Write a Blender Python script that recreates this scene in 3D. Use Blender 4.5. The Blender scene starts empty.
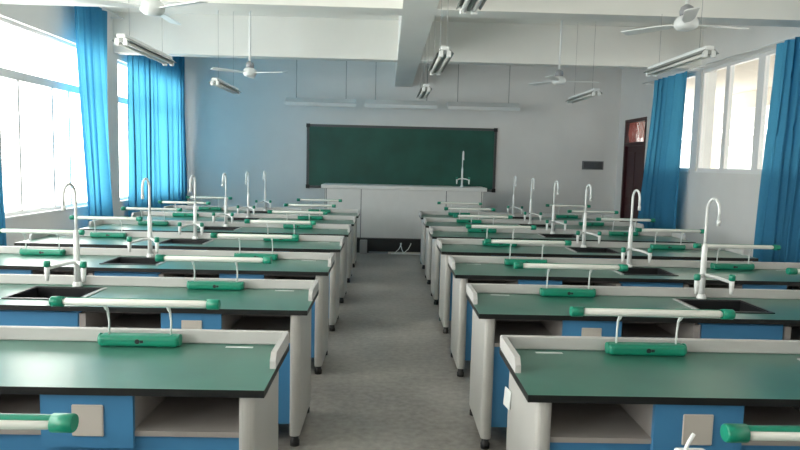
import bpy, bmesh, math, random
from mathutils import Vector, Matrix
random.seed(4)
PI = math.pi
scene = bpy.context.scene
col = scene.collection

# ------------------------------------------------------------------ materials
def mat(name, color, rough=0.5, metal=0.0, noise=0.0, nscale=8.0, coat=0.0, spec=0.5):
    m = bpy.data.materials.new(name); m.use_nodes = True
    nt = m.node_tree; b = nt.nodes['Principled BSDF']
    b.inputs['Base Color'].default_value = (*color, 1)
    b.inputs['Roughness'].default_value = rough
    b.inputs['Metallic'].default_value = metal
    b.inputs['Specular IOR Level'].default_value = spec
    b.inputs['Coat Weight'].default_value = coat
    if noise > 0:
        tc = nt.nodes.new('ShaderNodeTexCoord')
        n = nt.nodes.new('ShaderNodeTexNoise'); n.inputs['Scale'].default_value = nscale
        n.inputs['Detail'].default_value = 5
        r = nt.nodes.new('ShaderNodeValToRGB')
        r.color_ramp.elements[0].position = 0.3; r.color_ramp.elements[1].position = 0.7
        r.color_ramp.elements[0].color = (*[c * (1 - noise) for c in color], 1)
        r.color_ramp.elements[1].color = (*[min(1, c * (1 + noise)) for c in color], 1)
        nt.links.new(tc.outputs['Object'], n.inputs['Vector'])
        nt.links.new(n.outputs['Fac'], r.inputs['Fac'])
        nt.links.new(r.outputs['Color'], b.inputs['Base Color'])
    return m

WALL = mat('wall_paint', (0.82, 0.81, 0.795), 0.75, noise=0.03, nscale=1.5)
CEIL = mat('ceiling_paint', (0.86, 0.855, 0.82), 0.8, noise=0.02, nscale=2)
FRAME = mat('window_frame_white', (0.88, 0.88, 0.88), 0.4)
GREEN = mat('green_worktop', (0.045, 0.165, 0.125), 0.28, noise=0.08, nscale=5, spec=0.8)
EDGE = mat('black_worktop_edge', (0.012, 0.014, 0.014), 0.4)
WHITE = mat('white_laminate', (0.54, 0.53, 0.525), 0.4, noise=0.02)
PANEL = mat('bench_side_grey', (0.50, 0.495, 0.475), 0.38, noise=0.02)
SHELF = mat('shelf_grey', (0.38, 0.355, 0.34), 0.5, noise=0.04)
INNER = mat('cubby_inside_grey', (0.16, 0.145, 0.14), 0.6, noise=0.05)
BLUE = mat('blue_laminate', (0.07, 0.265, 0.51), 0.4, noise=0.03)
PLATE = mat('socket_plate_cream', (0.62, 0.58, 0.53), 0.4)
BLACK = mat('black_plastic', (0.012, 0.012, 0.014), 0.45)
SINKM = mat('black_sink', (0.015, 0.016, 0.018), 0.35)
RIMM = mat('sink_rim_grey', (0.42, 0.44, 0.44), 0.35)
TEAL = mat('green_plastic', (0.008, 0.23, 0.145), 0.3, noise=0.04)
ENAMEL = mat('white_enamel', (0.80, 0.82, 0.82), 0.3)
TUBE = mat('white_tube_glass', (0.80, 0.80, 0.76), 0.3)
STRIP = mat('white_paper', (0.72, 0.76, 0.75), 0.6)
BOARD = mat('green_chalkboard', (0.010, 0.095, 0.068), 0.5, noise=0.22, nscale=1.6)
BFRAME = mat('dark_grey_metal', (0.09, 0.09, 0.095), 0.4, metal=0.3)
STEEL = mat('steel_wire', (0.42, 0.42, 0.42), 0.4, metal=0.6)
GREYP = mat('mid_grey_plastic', (0.20, 0.215, 0.23), 0.5)
REFL = mat('light_reflector_grey', (0.30, 0.32, 0.31), 0.35, metal=0.4)
DOORM = mat('maroon_door', (0.050, 0.012, 0.016), 0.45, noise=0.1)
RISER = mat('black_platform_paint', (0.022, 0.022, 0.024), 0.6, noise=0.1)
DESK = mat('desk_off_white', (0.68, 0.685, 0.68), 0.45, noise=0.02)
OUTER = mat('corridor_beige', (0.62, 0.57, 0.50), 0.8, noise=0.05)
RED = mat('dark_red_paint', (0.28, 0.05, 0.04), 0.5)
FANCUP = mat('fan_cup_grey', (0.30, 0.31, 0.33), 0.45)

def floor_mat():
    m = bpy.data.materials.new('worn_sheen_concrete'); m.use_nodes = True
    nt = m.node_tree; b = nt.nodes['Principled BSDF']
    tc = nt.nodes.new('ShaderNodeTexCoord')
    n1 = nt.nodes.new('ShaderNodeTexNoise'); n1.inputs['Scale'].default_value = 1.3; n1.inputs['Detail'].default_value = 8
    n2 = nt.nodes.new('ShaderNodeTexNoise'); n2.inputs['Scale'].default_value = 22; n2.inputs['Detail'].default_value = 6
    mx = nt.nodes.new('ShaderNodeMix'); mx.data_type = 'FLOAT'; mx.inputs[0].default_value = 0.35
    r = nt.nodes.new('ShaderNodeValToRGB')
    r.color_ramp.elements[0].position = 0.34; r.color_ramp.elements[1].position = 0.68
    r.color_ramp.elements[0].color = (0.175, 0.163, 0.15, 1); r.color_ramp.elements[1].color = (0.44, 0.415, 0.385, 1)  # stain tones, contrast widened to paint in lighter patches of floor sheen
    nt.links.new(tc.outputs['Object'], n1.inputs['Vector']); nt.links.new(tc.outputs['Object'], n2.inputs['Vector'])
    nt.links.new(n1.outputs['Fac'], mx.inputs[2]); nt.links.new(n2.outputs['Fac'], mx.inputs[3])
    nt.links.new(mx.outputs[0], r.inputs['Fac']); nt.links.new(r.outputs['Color'], b.inputs['Base Color'])
    rr = nt.nodes.new('ShaderNodeMapRange'); rr.inputs[3].default_value = 0.22; rr.inputs[4].default_value = 0.5
    nt.links.new(n1.outputs['Fac'], rr.inputs[0]); nt.links.new(rr.outputs[0], b.inputs['Roughness'])
    return m
FLOOR = floor_mat()

def glass_mat():
    m = bpy.data.materials.new('window_glass'); m.use_nodes = True
    nt = m.node_tree; nt.nodes.clear()
    o = nt.nodes.new('ShaderNodeOutputMaterial'); mix = nt.nodes.new('ShaderNodeMixShader')
    t = nt.nodes.new('ShaderNodeBsdfTransparent'); t.inputs[0].default_value = (0.95, 0.97, 0.97, 1)
    g = nt.nodes.new('ShaderNodeBsdfGlossy'); g.inputs['Roughness'].default_value = 0.02
    mix.inputs[0].default_value = 0.06
    nt.links.new(t.outputs[0], mix.inputs[1]); nt.links.new(g.outputs[0], mix.inputs[2])
    nt.links.new(mix.outputs[0], o.inputs[0])
    return m
GLASS = glass_mat()

def cloth_mat():
    m = bpy.data.materials.new('blue_curtain_cloth'); m.use_nodes = True
    nt = m.node_tree; nt.nodes.clear()
    o = nt.nodes.new('ShaderNodeOutputMaterial')
    d = nt.nodes.new('ShaderNodeBsdfDiffuse'); t = nt.nodes.new('ShaderNodeBsdfTranslucent')
    tc = nt.nodes.new('ShaderNodeTexCoord'); n = nt.nodes.new('ShaderNodeTexNoise'); n.inputs['Scale'].default_value = 30
    r = nt.nodes.new('ShaderNodeValToRGB')
    r.color_ramp.elements[0].color = (0.06, 0.255, 0.45, 1); r.color_ramp.elements[1].color = (0.08, 0.31, 0.52, 1)
    nt.links.new(tc.outputs['Object'], n.inputs['Vector']); nt.links.new(n.outputs['Fac'], r.inputs['Fac'])
    nt.links.new(r.outputs['Color'], d.inputs[0])
    t.inputs[0].default_value = (0.085, 0.37, 0.56, 1)
    mix = nt.nodes.new('ShaderNodeMixShader'); mix.inputs[0].default_value = 0.34
    nt.links.new(d.outputs[0], mix.inputs[1]); nt.links.new(t.outputs[0], mix.inputs[2])
    nt.links.new(mix.outputs[0], o.inputs[0])
    return m
CLOTH = cloth_mat()

# ------------------------------------------------------------------ mesh helpers
class MB:
    """collects shapes, then links them as ONE mesh object"""
    def __init__(s): s.bm = bmesh.new()
    def box(s, x0, x1, y0, y1, z0, z1, bevel=0.0, seg=1, mi=0, rot=None, piv=None, vertical=False):
        r = bmesh.ops.create_cube(s.bm, size=1.0)
        vs = r['verts']
        c = Vector(((x0 + x1) / 2, (y0 + y1) / 2, (z0 + z1) / 2)); d = Vector((x1 - x0, y1 - y0, z1 - z0))
        for v in vs: v.co = Vector((v.co.x * d.x, v.co.y * d.y, v.co.z * d.z)) + c
        fs = set(f for v in vs for f in v.link_faces)
        for f in fs: f.material_index = mi
        if bevel > 0:
            es = set(e for v in vs for e in v.link_edges)
            if vertical: es = [e for e in es if abs(e.verts[0].co.z - e.verts[1].co.z) > 1e-6]
            g = bmesh.ops.bevel(s.bm, geom=list(es), offset=bevel, segments=seg, affect='EDGES', profile=0.5, clamp_overlap=True)
            vs = list(set(v for f in g['faces'] for v in f.verts) | set(v for v in vs if v.is_valid))
        if rot is not None:
            p = Vector(piv) if piv is not None else c
            for v in vs: v.co = rot @ (v.co - p) + p
        return vs
    def lathe(s, prof, c=(0, 0, 0), n=16, mi=0, axis='Z', caps=True):
        """prof: list of (radius, height)"""
        rings = []
        for (r, h) in prof:
            ring = []
            for k in range(n):
                a = 2 * PI * k / n
                p = (r * math.cos(a), r * math.sin(a), h)
                if axis == 'X': p = (p[2], p[0], p[1])
                if axis == 'Y': p = (p[0], p[2], p[1])
                ring.append(s.bm.verts.new(Vector(p) + Vector(c)))
            rings.append(ring)
        for a, b in zip(rings, rings[1:]):
            for k in range(n):
                f = s.bm.faces.new((a[k], a[(k + 1) % n], b[(k + 1) % n], b[k])); f.smooth = True; f.material_index = mi
        if caps:
            f = s.bm.faces.new(rings[0][::-1]); f.material_index = mi
            f = s.bm.faces.new(rings[-1]); f.material_index = mi
    def tube(s, pts, r, n=8, mi=0):
        pts = [Vector(p) for p in pts]
        rad = r if isinstance(r, (list, tuple)) else [r] * len(pts)
        rings = []
        up = None
        for i, p in enumerate(pts):
            t = (pts[min(i + 1, len(pts) - 1)] - pts[max(i - 1, 0)]).normalized()
            if up is None:
                up = Vector((0, 0, 1)) if abs(t.z) < 0.9 else Vector((1, 0, 0))
            u = t.cross(up)
            if u.length < 1e-4: u = t.cross(Vector((0, 1, 0)))
            u.normalize(); w = u.cross(t).normalized(); up = w
            rings.append([s.bm.verts.new(p + rad[i] * (math.cos(2 * PI * k / n) * u + math.sin(2 * PI * k / n) * w)) for k in range(n)])
        for a, b in zip(rings, rings[1:]):
            for k in range(n):
                f = s.bm.faces.new((a[k], a[(k + 1) % n], b[(k + 1) % n], b[k])); f.smooth = True; f.material_index = mi
        for ring in (rings[0][::-1], rings[-1]):
            f = s.bm.faces.new(ring); f.material_index = mi
    def prism(s, poly, lo, hi, axis='X', mi=0):
        """poly: 2D outline in the two other axes, extruded from lo to hi"""
        def P(a, b, h):
            return {'X': (h, a, b), 'Y': (a, h, b), 'Z': (a, b, h)}[axis]
        A = [s.bm.verts.new(P(a, b, lo)) for a, b in poly]; B = [s.bm.verts.new(P(a, b, hi)) for a, b in poly]
        n = len(poly)
        fs = [s.bm.faces.new((A[k], A[(k + 1) % n], B[(k + 1) % n], B[k])) for k in range(n)]
        fs += [s.bm.faces.new(A[::-1]), s.bm.faces.new(B)]
        for f in fs: f.material_index = mi
    def build(s, name, mats, parent=None, mirror=False, loc=None, smooth=False):
        if mirror:
            for v in s.bm.verts: v.co.x = -v.co.x
        if s.bm.faces and all(True for _ in ()):
            bmesh.ops.recalc_face_normals(s.bm, faces=s.bm.faces[:])
        me = bpy.data.meshes.new(name); s.bm.to_mesh(me); s.bm.free()
        for m in (mats if isinstance(mats, (list, tuple)) else [mats]): me.materials.append(m)
        if smooth:
            for p in me.polygons: p.use_smooth = True
        o = bpy.data.objects.new(name, me); col.objects.link(o)
        if parent is not None: o.parent = parent
        if loc: o.location = loc
        return o

def tag(o, label, cat, group=None):
    o['label'] = label; o['category'] = cat
    if group: o['group'] = group
    return o
def empty(name, loc=(0, 0, 0), rz=0):
    o = bpy.data.objects.new(name, None); o.empty_display_size = 0.1
    col.objects.link(o); o.location = loc; o.rotation_euler = (0, 0, rz); return o
def struct(o): o['kind'] = 'structure'; return o
def copy_tree(o, parent=None):
    c = o.copy(); col.objects.link(c)
    if parent is not None: c.parent = parent
    for ch in list(o.children): copy_tree(ch, c)
    return c

# ------------------------------------------------------------------ room
XL, XR, YB, YF, ZC = -4.22, 4.85, 13.6, -3.2, 3.8
T = 0.24
ZB = 3.2                                   # underside of the beams
m = MB(); m.box(XL - T, XR + T, YF - T, YB + T, -0.1, 0); struct(m.build('floor', FLOOR))
m = MB(); m.box(XL - T, XR + T, YF - T, YB + T, ZC, ZC + 0.15); struct(m.build('ceiling', CEIL))
m = MB(); m.box(XL - T, XR + T, YB, YB + T, 0, ZC); struct(m.build('wall_back', WALL))
m = MB(); m.box(XL - T, XR + T, YF - T, YF, 0, ZC); struct(m.build('wall_front', WALL))

def wall_side(name, x0, x1, holes):
    """holes: (y0, y1, z0, z1) sorted by y"""
    m = MB(); y = YF
    for (a, b, z0, z1) in holes:
        m.box(x0, x1, y, a, 0, ZC)
        if z0 > 0: m.box(x0, x1, a, b, 0, z0)
        m.box(x0, x1, a, b, z1, ZC); y = b
    m.box(x0, x1, y, YB, 0, ZC)
    return struct(m.build(name, WALL))
LW = [(-2.7, 0.2, 0.92, 3.12), (0.6, 3.45, 0.92, 3.12), (3.9, 6.65, 0.92, 3.12), (7.18, 9.82, 0.92, 3.12), (10.28, 13.2, 0.92, 3.12)]
RW = [(-2.7, 0.2, 1.61, 3.17), (0.6, 3.45, 1.61, 3.17), (3.9, 6.65, 1.61, 3.17), (7.15, 10.1, 1.61, 3.17), (10.3, 11.92, 1.61, 3.17)]
DOOR = (12.13, 13.22, 0.0, 2.6)
wall_side('wall_left', XL - T, XL, LW)
wall_side('wall_right', XR, XR + T, RW + [DOOR])

def window(n, side, a, b, z0, z1, bars, transom=None):
    """frame mesh plus one pane per light; bars are y positions (y, width)"""
    x = XL - 0.10 if side < 0 else XR + 0.06
    d = 0.035
    f = MB(); w = 0.045
    f.box(x - d, x + d, a, b, z0, z0 + w); f.box(x - d, x + d, a, b, z1 - w, z1)
    f.box(x - d, x + d, a, a + w, z0 + w, z1 - w); f.box(x - d, x + d, b - w, b, z0 + w, z1 - w)
    top = z1 - w
    if transom:
        f.box(x - d, x + d, a + w, b - w, transom - 0.05, transom + 0.05); top = transom - 0.05
    for (y, bw) in bars:
        f.box(x - d * 0.9, x + d * 0.9, y - bw / 2, y + bw / 2, z0 + w, top)
    o = struct(f.build('window_%d' % n, FRAME))
    ys = [a + w] + [v for (y, bw) in sorted(bars) for v in (y - bw / 2, y + bw / 2)] + [b - w]
    for k in range(0, len(ys), 2):
        p = MB(); p.box(x - 0.003, x + 0.003, ys[k], ys[k + 1], z0 + w, top); p.build('pane', GLASS, o)
    if transom:
        p = MB(); p.box(x - 0.003, x + 0.003, a + w, b - w, transom + 0.05, z1 - w); p.build('pane', GLASS, o)
    # sill board
    s = MB()
    if side < 0: s.box(XL - 0.06, XL + 0.02, a, b, z0 - 0.02, z0 - 0.0005)
    else: s.box(XR - 0.015, XR + 0.025, a, b, z0 - 0.02, z0 - 0.0005)
    s.build('sill', FRAME, o)
    return o
n = 1
for k, (a, b, z0, z1) in enumerate(LW):
    L = b - a
    bars = [(7.66, 0.04), (8.42, 0.045), (8.85, 0.045)] if k == 3 else [(a + L * q, 0.045) for q in (0.25, 0.5, 0.75)]
    if k == 4: bars = [(10.9, 0.05), (11.7, 0.05), (12.45, 0.05)]
    window(n, -1, a, b, z0, z1, bars, 2.52); n += 1
for k, (a, b, z0, z1) in enumerate(RW):
    L = b - a
    bars = [(9.36, 0.11), (8.52, 0.15), (7.8, 0.08)] if k == 3 else [(a + L * q, 0.07) for q in ((0.25, 0.5, 0.75) if k < 4 else (0.5,))]
    window(n, 1, a, b, z0, z1, bars); n += 1

# beams
def beam(n, *b):
    m = MB(); m.box(*b); return struct(m.build('trim_%d' % n, CEIL))
XBM, XBM2 = 0.12, 0.47
beam(1, XL, XR, 6.78, 7.10, ZB, ZC)
beam(2, XL, XR, 10.13, 10.36, ZB, ZC)
beam(3, XL, XR, 3.5, 3.82, ZB, ZC)
beam(4, XL, XR, 0.25, 0.57, ZB, ZC)
for n, (a, b) in enumerate([(YF, 0.25), (0.57, 3.5), (3.82, 6.78), (7.10, 10.13), (10.36, YB)]):
    beam(5 + n, XBM, XBM2, a, b, ZB, ZC)
m = MB(); m.box(XL, XR, YB - 0.012, YB, 0, 0.12); struct(m.build('baseboard_back', mat('baseboard_grey', (0.3, 0.3, 0.3), 0.5)))

# corridor outside the right wall and open ground
m = MB(); m.box(XR + T, XR + T + 2.1, YF - 2, YB + 2, 3.18, 3.4); m.box(XR + T + 1.95, XR + T + 2.1, YF - 2, YB + 2, 2.85, 3.18)
o = struct(m.build('trim_10', OUTER))
m = MB(); m.box(XR + T, XR + T + 2.1, YF - 2, YB + 2, -0.1, 0.0); struct(m.build('trim_11', FLOOR))
m = MB(); m.box(XR + T + 1.95, XR + T + 2.1, YF - 2, YB + 2, 0, 1.15)
for y in (1.0, 4.3, 7.6, 10.9, 14.2): m.box(XR + T + 1.85, XR + T + 2.1, y - 0.2, y + 0.2, 1.15, 2.85)
struct(m.build('trim_12', OUTER))

# building across the yard
bl = empty('building', (14.0, 22.0, -3.0))
m = MB(); m.box(0, 6, -11, 14, 0, 13); m.build('wall', mat('building_render', (0.24, 0.225, 0.205), 0.8, noise=0.06), bl)
for k in range(4):
    m = MB(); m.box(-0.25, 0, -11, 14, 2.7 + 3.3 * k, 3.0 + 3.3 * k); m.build('ledge', FRAME, bl)
    for j in range(6):
        y = -9.5 + 4 * j
        m = MB(); m.box(-0.06, -0.001, y, y + 2.2, 3.9 + 3.3 * k - 3.3, 5.6 + 3.3 * k - 3.3); fr = m.build('window', FRAME, bl)
        m = MB(); m.box(-0.08, -0.061, y + 0.1, y + 2.1, 4.0 + 3.3 * k - 3.3, 5.5 + 3.3 * k - 3.3); m.build('pane', REFL, fr)
tag(bl, 'pale building across the yard, seen through the right windows', 'building')

# door in the right wall
a, b, z0, z1 = DOOR
d = MB(); x0, x1 = XR + 0.02, XR + 0.12
d.box(x0 - 0.03, x1, a, a + 0.06, 0, z1); d.box(x0 - 0.03, x1, b - 0.06, b, 0, z1)
d.box(x0 - 0.03, x1, a + 0.06, b - 0.06, z1 - 0.06, z1); d.box(x0 - 0.03, x1, a + 0.06, b - 0.06, 2.07, 2.14)
door = struct(d.build('door_1', DOORM))
lf = MB(); lf.box(x0 + 0.03, x0 + 0.07, a + 0.06, b - 0.06, 0.01, 2.07)
for (ya, yb) in ((a + 0.14, (a + b) / 2 - 0.05), ((a + b) / 2 + 0.05, b - 0.14)):
    for (za, zb) in ((0.2, 0.9), (1.05, 1.95)):
        lf.box(x0 + 0.015, x0 + 0.03, ya, yb, za, zb, bevel=0.01)
lf = lf.build('leaf', DOORM, door)
h = MB(); h.lathe([(0.025, 0), (0.025, 0.01), (0.008, 0.012), (0.008, 0.04)], (0, 0, 0), 12, axis='X')
h.box(0.03, 0.042, -0.012, 0.10, -0.01, 0.01, bevel=0.003)
for v in h.bm.verts: v.co.x = -v.co.x
h.build('handle', STEEL, lf, loc=(x0 + 0.03, a + 0.12, 1.02))
p = MB(); p.box(x0 + 0.045, x0 + 0.051, a + 0.06, b - 0.06, 2.14, z1 - 0.06); p.build('pane', GLASS, door)
g = MB()
for k in range(13):
    y = a + 0.12 + k * (b - a - 0.24) / 12
    g.tube([(x0 + 0.03, y - 0.05, 2.14), (x0 + 0.03, y + 0.03, 2.33), (x0 + 0.03, y - 0.02, z1 - 0.06)], 0.012, 6)
g.build('grille', RED, door)

# ------------------------------------------------------------------ curtains
def curtain(name, side, top, bot, zt, zb, label, pleat=0.20, amp=0.085, xo=0.17, seed=1):
    """top, bot: (y0, y1) at the head and at the hem"""
    rnd = random.Random(seed)
    X = XL + xo if side < 0 else XR - xo
    bm = bmesh.new(); nu, nv = int((top[1] - top[0]) / pleat) * 10 + 20, 24
    ph = [rnd.uniform(0, 6.28) for _ in range(4)]
    grid = []
    for j in range(nv + 1):
        v = j / nv; z = zt + (zb - zt) * v
        vv = v * v * (3 - 2 * v)
        y0 = top[0] + (bot[0] - top[0]) * vv; y1 = top[1] + (bot[1] - top[1]) * vv
        row = []
        for i in range(nu + 1):
            u = i / nu
            wd = top[1] - top[0]; s = u + (0.09 * math.sin(3.1 * u * wd + ph[0]) + 0.04 * math.sin(7.3 * u * wd + ph[1] + 1.2 * v)) / wd
            a = 2 * PI * s * (top[1] - top[0]) / pleat
            am = amp * (0.55 + 0.45 * v) * (0.75 + 0.4 * math.sin(4.7 * u * wd + ph[2] + 1.5 * v))
            x = X + am * math.sin(a + 0.5 * math.sin(3 * v + ph[3])) + 0.012 * math.sin(2.3 * a)
            row.append(bm.verts.new((x, y0 + (y1 - y0) * u + 0.16 * pleat * math.sin(2 * a + 0.6) * (0.6 + 0.4 * v), z)))
        grid.append(row)
    for j in range(nv):
        for i in range(nu):
            f = bm.faces.new((grid[j][i], grid[j][i + 1], grid[j + 1][i + 1], grid[j + 1][i])); f.smooth = True
    me = bpy.data.meshes.new(name); bm.to_mesh(me); bm.free(); me.materials.append(CLOTH)
    o = bpy.data.objects.new(name, me); col.objects.link(o)
    tag(o, label, 'curtain', 'blue classroom curtains'); return o
curtain('curtain', -1, (5.9, 6.72), (5.9, 6.9), 3.675, 0.3, 'blue curtain at the left edge of the photo beside nearest bright window', seed=2)
curtain('curtain', -1, (8.58, 9.5), (8.86, 9.6), 3.675, 0.3, 'tall gathered blue curtain between the two left windows', seed=3)
curtain('curtain', -1, (10.42, 13.3), (10.44, 13.35), 3.675, 0.3, 'wide backlit blue curtain drawn across the far left window', pleat=0.27, amp=0.055, xo=0.10, seed=5)
curtain('curtain', 1, (10.2, 11.5), (10.22, 11.88), 3.17, 0.3, 'blue curtain beside the maroon door on the right wall', seed=7)
curtain('curtain', 1, (6.0, 7.87), (6.0, 8.02), 3.17, 0.3, 'blue curtain at the right edge of the photo', seed=9)
def rail(side, y0, y1, z, label):
    X = XL + 0.17 if side < 0 else XR - 0.17
    m = MB(); m.tube([(X, y0, z), (X, y1, z)], 0.012, 8)
    o = m.build('curtain_rail', ENAMEL)
    for y in (y0 + 0.06, y1 - 0.06):
        b = MB(); xw = XL if side < 0 else XR
        b.box(min(X, xw), max(X, xw), y - 0.012, y + 0.012, z - 0.012, z + 0.012); b.build('bracket', ENAMEL, o)
    return tag(o, label, 'curtain rail', 'curtain rails')
rail(-1, 3.9, 6.72, 3.7, 'white curtain rail above the nearest left window at photo edge')
rail(-1, 7.16, 10.12, 3.7, 'white curtain rail above the bright left window, behind the beam')
rail(-1, 10.4, 13.5, 3.7, 'white curtain rail above the wide curtain at the far left window')
rail(1, 5.9, 10.1, 3.185, 'white curtain rail above the bare right window')
rail(1, 10.15, 12.0, 3.185, 'white curtain rail above the curtain beside the maroon door')

# ------------------------------------------------------------------ chalkboard wall
bx0, bx1, bz0, bz1 = -1.69, 2.28, 1.06, 2.385
bd = MB(); y = YB
fw = 0.05
bd.box(bx0, bx1, y - 0.04, y, bz0, bz0 + fw); bd.box(bx0, bx1, y - 0.04, y, bz1 - fw, bz1)
bd.box(bx0, bx0 + fw, y - 0.04, y, bz0 + fw, bz1 - fw); bd.box(bx1 - fw, bx1, y - 0.04, y, bz0 + fw, bz1 - fw)
board = empty('chalkboard', ((bx0 + bx1) / 2, YB, bz0))
def to_local(mb, root):
    l = root.location
    for v in mb.bm.verts: v.co -= l
    return mb
to_local(bd, board).build('board_frame', BFRAME, board)
s = MB(); s.box(bx0 + fw, bx1 - fw, y - 0.025, y, bz0 + fw, bz1 - fw); to_local(s, board).build('writing_surface', BOARD, board)
for cx in (bx0 + 0.03, bx1 - 0.03):
    for cz in (bz0 + 0.03, bz1 - 0.03):
        s = MB(); s.box(cx - 0.04, cx + 0.04, y - 0.048, y - 0.0405, cz - 0.04, cz + 0.04, bevel=0.004)
        to_local(s, board).build('corner_cap', BLACK, board)
tag(board, 'wide dark green chalkboard on the back wall', 'chalkboard')

v = MB(); v.box(4.11, 4.56, YB - 0.03, YB, 1.58, 1.76, bevel=0.006)
vent = v.build('wall_vent', GREYP)
v = MB()
for k in range(6): v.box(4.14, 4.53, YB - 0.036, YB - 0.0305, 1.605 + k * 0.023, 1.617 + k * 0.023)
v.build('louvre', BLACK, vent)
tag(vent, 'small dark grey vent panel on back wall, right of the chalkboard', 'vent')

def board_lamp(x0, x1, label):
    r = empty('board_lamp', ((x0 + x1) / 2, 12.65, 2.68)); L = (x1 - x0) / 2
    m = MB(); m.prism([(-0.06, 0.0), (0.10, 0.06), (0.10, 0.15), (0.05, 0.155), (-0.09, 0.06)], -L, L, 'X'); m.build('housing', ENAMEL, r)
    m = MB(); m.lathe([(0.011, -L + 0.05), (0.011, L - 0.05)], (0, 0.03, 0.012), 10, axis='X'); m.build('tube', TUBE, r)
    for sx in (-1, 1):
        m = MB(); m.tube([(sx * (L - 0.2), 0.06, 0.14), (sx * (L - 0.2), 0.06, ZC - 2.68)], 0.008, 6); m.build('hanger_rod', STEEL, r)
    return tag(r, label, 'lamp', 'white board lamps hung before the back wall')
board_lamp(-1.99, -0.63, 'long white board lamp hung before back wall, leftmost of the three')
board_lamp(-0.46, 0.94, 'long white board lamp hung before back wall, middle of the three')
board_lamp(1.14, 2.54, 'long white board lamp hung before back wall, rightmost of the three')

# platform and demonstration desk
m = MB(); m.box(-2.6, 3.3, 11.5, YB - 0.012, 0, 0.26); struct(m.build('trim_13', [RISER]))
dk = empty('demonstration_desk', (0.315, 11.6, 0.26)); hx = 1.495
def D(name, mats, f, **k):
    m = MB(); f(m); return m.build(name, mats, dk, **k)
D('desk_top', DESK, lambda m: m.box(-hx, hx, 0, 0.7, 0.88, 0.95, bevel=0.006))
e = [-1.405, -0.775, 0.765, 1.405]
for (p0, p1) in ((-1.44, e[0]), (e[0], e[1]), (e[1], e[2]), (e[2], e[3]), (e[3], 1.44)):
    D('front_panel', DESK, lambda m: m.box(p0 + 0.008, p1 - 0.008, 0.03, 0.05, 0.0, 0.88))
D('carcass', GREYP, lambda m: m.box(-1.44, 1.44, 0.052, 0.62, 0.0, 0.88))
tag(dk, 'long off-white demonstration desk in front of the chalkboard', 'desk')
# things at the foot of the platform
m = MB(); m.box(-0.46, -0.33, 11.38, 11.495, 0, 0.24, bevel=0.008)
ob = m.build('outlet_box', mat('outlet_grey', (0.33, 0.33, 0.33), 0.5))
tag(ob, 'small grey box on the floor at the far end of the aisle, left side', 'box')
m = MB(); m.box(-0.30, 0.05, 11.45, 11.497, 0, 0.03, mi=1); m.box(0.05, 1.1, 11.45, 11.497, 0, 0.03, mi=0)
tr = m.build('cable_trunking', [PLATE, GREYP]); tag(tr, 'thin pale cable trunking along the floor at the dark platform', 'trunking')
m = MB()
for (cx, dx) in ((0.18, 0.10), (0.32, -0.05), (0.34, 0.11)):
    m.tube([(cx - 0.02, 11.40, 0.008), (cx, 11.43, 0.03), (cx + dx * 0.6, 11.44, 0.09), (cx + dx, 11.47, 0.17), (cx + dx * 1.05, 11.491, 0.19)], 0.008, 6)
m.tube([(0.1, 11.40, 0.008), (0.25, 11.395, 0.008), (0.45, 11.41, 0.008), (0.7, 11.40, 0.008)], 0.008, 6)
tag(m.build('loose_cable', ENAMEL), 'loose white cables hanging at the dark platform at aisle end', 'cable')

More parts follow.
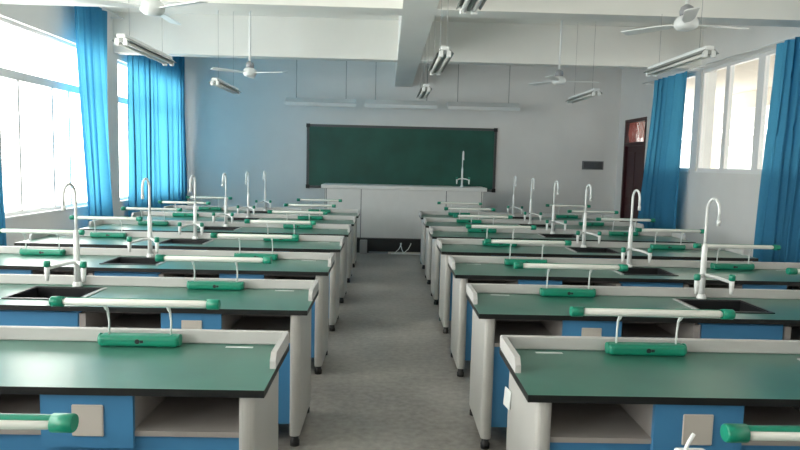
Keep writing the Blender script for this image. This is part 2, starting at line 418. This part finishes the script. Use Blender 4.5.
# ------------------------------------------------------------------ lab bench
BL, BD, BH = 3.04, 0.60, 0.80
HX0, HX1, HY0, HY1 = 1.345, 1.745, 0.165, 0.485        # sink cut-out
def make_bench(mir):
    r = empty('lab_bench')
    def B(name, mats, f, parent=r, **k):
        m = MB(); f(m); return m.build(name, mats, parent, mirror=mir, **k)
    def top(m):
        xs = [0, HX0, HX1, BL]; ys = [0, HY0, HY1, BD]
        for i in range(3):
            for j in range(3):
                if i == 1 and j == 1: continue
                m.box(xs[i], xs[i + 1], ys[j], ys[j + 1], BH - 0.028, BH)
        bmesh.ops.remove_doubles(m.bm, verts=m.bm.verts[:], dist=1e-5)
        dead = {}
        for f in m.bm.faces: dead.setdefault(tuple(round(c, 4) for c in f.calc_center_median()), []).append(f)
        bmesh.ops.delete(m.bm, geom=[f for l in dead.values() if len(l) > 1 for f in l], context='FACES_ONLY')
        for f in m.bm.faces:
            f.material_index = 0 if f.calc_center_median().z > BH - 1e-4 else 1
    B('worktop', [GREEN, EDGE], top)
    B('splashback', WHITE, lambda m: m.box(0, BL, 0.578, 0.60, BH, BH + 0.062, bevel=0.005))
    for (a, b) in ((0.001, 0.024), (BL - 0.024, BL - 0.001)):
        B('side_splash', WHITE, lambda m: m.prism([(0.245, BH), (0.577, BH), (0.577, BH + 0.061), (0.272, BH + 0.061), (0.247, BH + 0.03)], a, b, 'X'))
    for (a, b) in ((0.04, 0.10), (BL - 0.10, BL - 0.04)):
        B('side_panel', PANEL, lambda m: m.box(a, b, 0.02, 0.58, 0.065, BH - 0.0285, bevel=0.026, seg=4, vertical=True), smooth=False)
        for y in (0.055, 0.545):
            B('foot', BLACK, lambda m: m.lathe([(0.027, 0), (0.027, 0.03), (0.021, 0.036), (0.021, 0.065)], ((a + b) / 2, y, 0), 12))
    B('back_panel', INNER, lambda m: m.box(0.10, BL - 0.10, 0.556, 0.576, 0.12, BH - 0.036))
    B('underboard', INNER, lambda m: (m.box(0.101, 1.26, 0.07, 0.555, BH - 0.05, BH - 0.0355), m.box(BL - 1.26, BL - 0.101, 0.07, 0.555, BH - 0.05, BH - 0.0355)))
    for k in (0, 1):
        X = (lambda q: q) if k == 0 else (lambda q: BL - q)
        def bx(m, a, b, *rest, **kw):
            a, b = sorted((X(a), X(b))); m.box(a, b, *rest, **kw)
        B('shelf', SHELF, lambda m: bx(m, 0.101, 1.2395, 0.05, 0.555, 0.60, 0.62))
        B('lower_panel', BLUE, lambda m: bx(m, 0.101, 1.274, 0.065, 0.085, 0.12, 0.599))
        B('divider', SHELF, lambda m: bx(m, 1.240, 1.275, 0.045, 0.555, 0.60, BH - 0.0505))
        def sb(m):
            bx(m, 0.487, 0.818, 0.057, 0.555, 0.6205, BH - 0.0505, mi=1)
            bx(m, 0.485, 0.82, 0.036, 0.0565, 0.56, BH - 0.036, mi=0)
        s = B('socket_panel', [BLUE, SHELF], sb)
        s = B('socket_plate', PLATE, lambda m: bx(m, 0.59, 0.705, 0.028, 0.0355, 0.605, 0.725, bevel=0.004), s)
        B('label_strip', STRIP, lambda m: bx(m, 0.15, 0.27, 0.525, 0.543, BH, BH + 0.0012))
    def cab(m):
        m.box(1.276, 1.764, 0.065, 0.085, 0.12, BH - 0.036)
        m.box(1.276, 1.290, 0.085, 0.13, 0.12, 0.7); m.box(1.750, 1.764, 0.085, 0.13, 0.12, 0.7)
    c = B('sink_cabinet', BLUE, cab)
    for (a, b) in ((1.284, 1.756),):
        dd = B('cabinet_door', BLUE, lambda m: m.box(a, b, 0.047, 0.0645, 0.13, BH - 0.045, bevel=0.003), c)
        hx_ = 1.34
        B('handle', STEEL, lambda m: m.box(hx_ - 0.006, hx_ + 0.006, 0.030, 0.0465, 0.42, 0.54, bevel=0.003), dd)
    def rim(m):
        w, z0, z1 = 0.018, BH, BH + 0.006
        m.box(HX0 - 0.012, HX1 + w, HY0 - w, HY0, z0, z1, mi=0); m.box(HX0 - 0.012, HX1 + w, HY1, HY1 + w, z0, z1, mi=0)
        m.box(HX1, HX1 + w, HY0, HY1, z0, z1, mi=0); m.box(HX0 - 0.03, HX0 - 0.012, HY0 - w, HY1 + w, z0, z1, mi=1)
        m.box(HX0 - 0.012, HX0, HY0, HY1, z0, z1, mi=0)
    def basin(m):
        t = 0.006; zb = 0.56
        m.box(HX0, HX0 + t, HY0, HY1, zb, BH); m.box(HX1 - t, HX1, HY0, HY1, zb, BH)
        m.box(HX0 + t, HX1 - t, HY0, HY0 + t, zb, BH); m.box(HX0 + t, HX1 - t, HY1 - t, HY1, zb, BH)
        m.box(HX0 + t, HX1 - t, HY0 + t, HY1 - t, zb, zb + t)
    sk = B('sink', SINKM, basin)
    B('sink_rim', [SINKM, RIMM], rim, sk)
    return r

def make_faucet():
    r = empty('lab_faucet')
    m = MB(); m.lathe([(0.030, 0), (0.030, 0.008), (0.027, 0.018), (0.022, 0.03)], n=18); m.build('base_flange', ENAMEL, r)
    m = MB(); m.lathe([(0.019, 0.02), (0.018, 0.20), (0.017, 0.33), (0.012, 0.345), (0.0115, 0.36)], n=14); m.build('column', ENAMEL, r)
    R_ = 0.075; zt = 0.575
    pts = [(0, 0, 0.34), (0, 0, 0.45), (0, 0, zt)]
    for k in range(1, 11):
        a = PI * k / 10; pts.append((0, -R_ + R_ * math.cos(a), zt + R_ * math.sin(a)))
    pts += [(0, -2 * R_, zt - 0.05)]
    m = MB(); m.tube(pts, 0.0092, 10); m.lathe([(0.012, zt - 0.085), (0.012, zt - 0.05)], (0, -2 * R_, 0), 10); m.build('gooseneck', ENAMEL, r)
    for sx in (-1, 1):
        m = MB(); m.tube([(sx * 0.012, -0.01, 0.155), (sx * 0.06, -0.07, 0.15), (sx * 0.11, -0.15, 0.135)], 0.011, 8)
        m.lathe([(0.009, 0.06), (0.012, 0.085), (0.015, 0.11), (0.015, 0.145)], (sx * 0.11, -0.15, 0), 10)
        t = m.build('side_tap', ENAMEL, r)
        m = MB(); m.lathe([(0.014, 0.145), (0.020, 0.150), (0.020, 0.178), (0.014, 0.186)], (sx * 0.11, -0.15, 0), 12); m.build('knob', TEAL, t)
    return r

def make_lamp(tilt, hz=0.200):
    """origin: middle of the base on the worktop; head 0.07 in front, 0.22 up"""
    r = empty('bench_lamp')
    m = MB(); m.box(-0.175, 0.175, -0.035, 0.035, 0, 0.05, bevel=0.017, seg=3)
    for sx in (-1, 1): m.lathe([(0.026, 0), (0.026, 0.008)], (sx * 0.168 if sx > 0 else -0.176, 0, 0.027), 14, axis='X')
    b = m.build('base', TEAL, r)
    m = MB(); m.lathe([(0.011, -0.0365), (0.011, -0.0345)], (0.0, 0, 0.026), 12, axis='Y')
    m.box(0.012, 0.026, -0.0365, -0.0345, 0.02, 0.032); m.build('switch', BLACK, b)
    hy = -0.045
    for sx in (-1, 1):
        m = MB(); x = sx * 0.135
        m.tube([(x, 0.0, 0.045), (x + 0.001, 0.0, 0.11), (x, -0.010, 0.155), (x, -0.025, hz - 0.03), (x, -0.038, hz - 0.012)], [0.0045, 0.0045, 0.0055, 0.008, 0.009], 8)
        m.build('arm', ENAMEL, r)
    L = 0.36
    rot = Matrix.Rotation(tilt, 4, 'X')
    def fin(m, name, mt):
        for v in m.bm.verts: v.co = rot @ v.co + Vector((0, hy, hz))
        return m.build(name, mt, r)
    m = MB(); m.lathe([(0.004, -L + 0.045), (0.011, -L + 0.05), (0.0165, -L + 0.065), (0.0165, L - 0.065), (0.011, L - 0.05), (0.004, L - 0.045)], n=18, axis='X'); fin(m, 'tube', TUBE)
    # green half shell over the top and back: outline is a thick arc
    a0, a1 = math.radians(88), math.radians(225)    # 0 = towards the sitter (-y), 90 = up
    outer = [(-0.0195 * math.cos(a0 + (a1 - a0) * k / 12), 0.0195 * math.sin(a0 + (a1 - a0) * k / 12)) for k in range(13)]
    inner = [(q[0] * 0.86, q[1] * 0.86) for q in outer[::-1]]
    m = MB(); m.prism(outer + inner, -L + 0.05, L - 0.05, 'X'); fin(m, 'reflector', TEAL)
    for sx in (-1, 1):
        m = MB(); q = [(0.0225, 0), (0.0225, 0.048), (0.020, 0.052)]
        m.lathe([(rr, sx * (L - 0.052 + h)) for rr, h in q], n=18, axis='X'); fin(m, 'end_cap', TEAL)
    return r

# place everything
Y1, SP = 2.2637, 1.2587
RX, LX = 0.5305, -0.4263
proto = {1: make_bench(False), -1: make_bench(True)}
fproto = make_faucet(); lproto = make_lamp(0.0); lproto_t = make_lamp(math.radians(50), 0.194)
used = set()
def inst(p):
    if p.name not in used:
        used.add(p.name); return p
    return copy_tree(p)
ordn = ['', 'first', 'second', 'third', 'fourth', 'fifth', 'sixth', 'seventh']
for k in range(-1, 7):
    for s in (1, -1):
        x0 = RX if s > 0 else LX; y0 = Y1 + k * SP
        sd = 'right' if s > 0 else 'left'
        b = inst(proto[s]); b.location = (x0, y0, 0)
        if k < 0: lab = 'green-topped lab bench right below the camera, %s of the aisle' % sd; where = 'bench right below the camera, %s of the aisle' % sd
        else:
            where = '%s bench row from camera, %s of aisle' % (ordn[k + 1], sd)
            lab = 'long green-topped lab bench with blue panels, ' + where.replace(' bench', '')
        tag(b, lab, 'lab bench', 'green-topped lab benches')
        f = inst(fproto); f.location = (x0 + s * 1.52, y0 + 0.546, BH + 0.0008)
        tag(f, 'white gooseneck faucet with green knobs, ' + where, 'faucet', 'gooseneck faucets at the bench sinks')
        for (dx, pl) in ((0.645, 'aisle-side'), (BL - 0.645, 'window-side')):
            if k < 0 and pl != 'aisle-side': continue
            l = inst(lproto if k >= 0 else lproto_t)
            sh = -0.018 if k < 0 else 0
            l.location = (x0 + s * (dx - sh), y0 + 0.535, BH + 0.0008)
            tag(l, '%s white tube lamp with green caps, %s' % (pl, where), 'lamp', 'tube lamps on the benches')
# faucet of the demonstration desk
f = copy_tree(fproto); f.location = (1.37, 11.78, 1.2108)
tag(f, 'white gooseneck faucet on the demonstration desk, against the chalkboard', 'faucet')
# small valve on the near right bench
vz = empty('lever_valve', (0.735, 1.46, BH + 0.0008))
m = MB(); m.lathe([(0.024, 0), (0.024, 0.01), (0.010, 0.016), (0.010, 0.145)], n=14); m.build('stem', ENAMEL, vz)
m = MB(); m.box(-0.036, 0.040, -0.014, 0.014, 0.142, 0.168, bevel=0.008, seg=2); m.build('valve_body', ENAMEL, vz)
m = MB(); m.tube([(-0.012, 0, 0.166), (-0.006, -0.002, 0.185), (0.004, -0.004, 0.207)], 0.0045, 8); m.build('lever', ENAMEL, vz)
tag(vz, 'small white lever valve at the bottom edge, left of the right lamp', 'valve')

# paper tag stuck to the end of the first right bench
m = MB(); m.prism([(2.755, 0.55), (2.80, 0.56), (2.79, 0.645), (2.745, 0.635)], RX + 0.036, RX + 0.0392, 'X')
for v in m.bm.verts: v.co.x -= (v.co.y - 2.745) * 0.4      # its far edge lifts off the panel
tag(m.build('paper_tag', STRIP), 'small white paper tag stuck on the end panel of the first right bench', 'paper tag')

# ------------------------------------------------------------------ ceiling fans and pendant lights
def make_fan():
    r = empty('ceiling_fan'); zt = ZC - 2.755
    m = MB(); m.tube([(0, 0, 0.10), (0, 0, zt)], 0.015, 8); m.build('rod', ENAMEL, r)
    m = MB(); m.lathe([(0.02, zt - 0.10), (0.06, zt - 0.06), (0.065, zt)], n=16); m.build('canopy', ENAMEL, r)
    m = MB(); m.lathe([(0.05, 0.06), (0.055, 0.10), (0.045, 0.13), (0.015, 0.15)], n=16); m.build('cup', FANCUP, r)
    m = MB(); m.lathe([(0.03, -0.05), (0.07, -0.04), (0.09, -0.015), (0.09, 0.02), (0.075, 0.045), (0.05, 0.062)], n=24); m.build('motor', ENAMEL, r)
    for k in range(3):
        a = 2 * PI * k / 3; rm = Matrix.Rotation(a, 4, 'Z') @ Matrix.Rotation(math.radians(9), 4, 'X')
        m = MB(); m.prism([(0.09, -0.02), (0.2, -0.045), (0.51, -0.055), (0.53, -0.04), (0.53, 0.045), (0.2, 0.045), (0.09, 0.02)], -0.004, 0.004, 'Z')
        for v in m.bm.verts: v.co = rm @ v.co
        m.build('blade', ENAMEL, r)
    return r
fp = make_fan()
for i, (x, y, a, lab) in enumerate([(-1.83, 8.65, -20, 'white ceiling fan hanging left of the chalkboard, far bay'), (2.25, 8.65, 2, 'white ceiling fan hanging right of the long beam, far bay'),
        (-1.82, 5.1, -30, 'near left white ceiling fan at the top edge of photo'), (2.30, 5.1, 10, 'near right white ceiling fan at the top edge of photo')]):
    o = fp if i == 0 else copy_tree(fp)
    o.location = (x, y, 2.755); o.rotation_euler.z = math.radians(a); tag(o, lab, 'ceiling fan', 'ceiling fans')

def make_pendant(holds, pair=True):
    """double tube batten along y; holds: heights of the two hanging points above it"""
    r = empty('pendant_light'); L = 0.625
    m = MB(); m.box(-0.04, 0.04, -L, L, 0.03, 0.07, bevel=0.006)
    m.prism([(-0.078, 0.0), (-0.04, 0.035), (-0.04, 0.04), (-0.082, 0.004)], -L, L, 'Y', mi=1); m.prism([(0.078, 0.0), (0.04, 0.035), (0.04, 0.04), (0.082, 0.004)], -L, L, 'Y', mi=1)
    m.box(-0.012, 0.012, -L, L, -0.008, 0.03, mi=1)
    m.build('housing', [ENAMEL, REFL], r)
    for sx in (-1, 1):
        m = MB(); m.lathe([(0.016, -L + 0.03), (0.016, L - 0.03)], (sx * 0.036, 0, -0.005), 12, axis='Y'); m.build('tube', TUBE, r)
        for sy in (-1, 1):
            m = MB(); m.box(sx * 0.036 - 0.022, sx * 0.036 + 0.022, sy * L - 0.015 - 0.015 * sy, sy * L + 0.015 - 0.015 * sy, -0.032, 0.03, bevel=0.006); m.build('lamp_holder', ENAMEL, r)
    for q, hh in zip((-1, 1), holds):
        for sx in ((-0.03, 0.03) if pair else (0.0,)):
            m = MB(); m.tube([(sx, q * 0.43, 0.066), (sx, q * 0.43, hh)], 0.0025, 6); m.build('cable', STEEL, r)
    return r
ZL = 2.63
pn = make_pendant((ZC - ZL, ZB - ZL), False); pf = make_pendant((ZC - ZL, ZC - ZL), False); pm = make_pendant((ZC - ZL, ZB - ZL)); pg = make_pendant((ZC - ZL, ZC - ZL))
plist = [(pn, -2.36, 6.45, 'white double tube light hanging by the left windows, nearer one'), (pm, 0.505, 6.62, 'double tube light beside long beam, middle of the three in its line'), (pn, 2.76, 6.25, 'white double tube light hanging by the right windows, nearer one'),
         (pf, -2.33, 9.42, 'white double tube light far left, beyond the left ceiling fan'), (pg, 0.505, 9.48, 'double tube light beside long beam, farthest of the three in its line'), (pf, 2.82, 9.46, 'white double tube light far right, beyond the right ceiling fan'),
         (pg, 0.505, 3.75, 'double tube light beside long beam, cut by the top edge of photo')]
pl2 = make_pendant((ZC - ZL, ZB - ZL))
seen = set()
for (p, x, y, lab) in plist:
    if lab.startswith('double') and 'cut by' in lab: p = make_pendant((ZC - ZL, ZC - ZL)); y = 3.68; pp = p
    elif p.name in seen: pp = copy_tree(p)
    else: seen.add(p.name); pp = p
    pp.location = (x, y, ZL); tag(pp, lab, 'pendant light', 'double tube pendant lights')
for o in list(pl2.children): bpy.data.objects.remove(o)
bpy.data.objects.remove(pl2)

# ------------------------------------------------------------------ light: daylight through the windows
w = bpy.data.worlds.new('sky'); scene.world = w; w.use_nodes = True
nt = w.node_tree; bg = nt.nodes['Background']; bg.inputs[0].default_value = (1.0, 0.962, 0.90, 1)
tc = nt.nodes.new('ShaderNodeTexCoord'); sx = nt.nodes.new('ShaderNodeSeparateXYZ'); mr = nt.nodes.new('ShaderNodeMapRange')   # hazy sky, brighter towards the side of the sun
mr.inputs[1].default_value = -0.6; mr.inputs[2].default_value = 0.6; mr.inputs[3].default_value = 6.2; mr.inputs[4].default_value = 2.2
nt.links.new(tc.outputs['Generated'], sx.inputs[0]); nt.links.new(sx.outputs['X'], mr.inputs[0]); nt.links.new(mr.outputs[0], bg.inputs[1])
def portal(side, a, b, z0, z1):
    l = bpy.data.lights.new('window_portal', 'AREA'); l.shape = 'RECTANGLE'; l.size = b - a; l.size_y = z1 - z0; l.cycles.is_portal = True
    o = bpy.data.objects.new('window_portal', l); col.objects.link(o)
    x = XL - T - 0.02 if side < 0 else XR + T + 0.02
    o.location = (x, (a + b) / 2, (z0 + z1) / 2)
    o.rotation_euler = (math.radians(90), 0, math.radians(-90 if side < 0 else 90))
for h in LW: portal(-1, *h)
for h in RW: portal(1, *h)

# ------------------------------------------------------------------ camera
cam = bpy.data.cameras.new('camera'); cam.sensor_width = 36; cam.sensor_fit = 'HORIZONTAL'; cam.lens = 644.4 * 36 / 800; cam.clip_start = 0.05
co = bpy.data.objects.new('camera', cam); col.objects.link(co)
yaw, pitch, roll = 0.0218, 0.0965, 0.0242
co.matrix_world = Matrix.Translation((0, 0, 1.63)) @ Matrix.Rotation(-yaw, 4, 'Z') @ Matrix.Rotation(PI / 2 - pitch, 4, 'X') @ Matrix.Rotation(roll, 4, 'Z')
scene.camera = co
vs = scene.view_settings
vs.view_transform = 'Standard'; vs.look = 'None'; vs.gamma = 1; vs.use_curve_mapping = False; vs.exposure = 0.95
scene.cycles.max_bounces = 12; scene.cycles.diffuse_bounces = 8; scene.cycles.transparent_max_bounces = 12
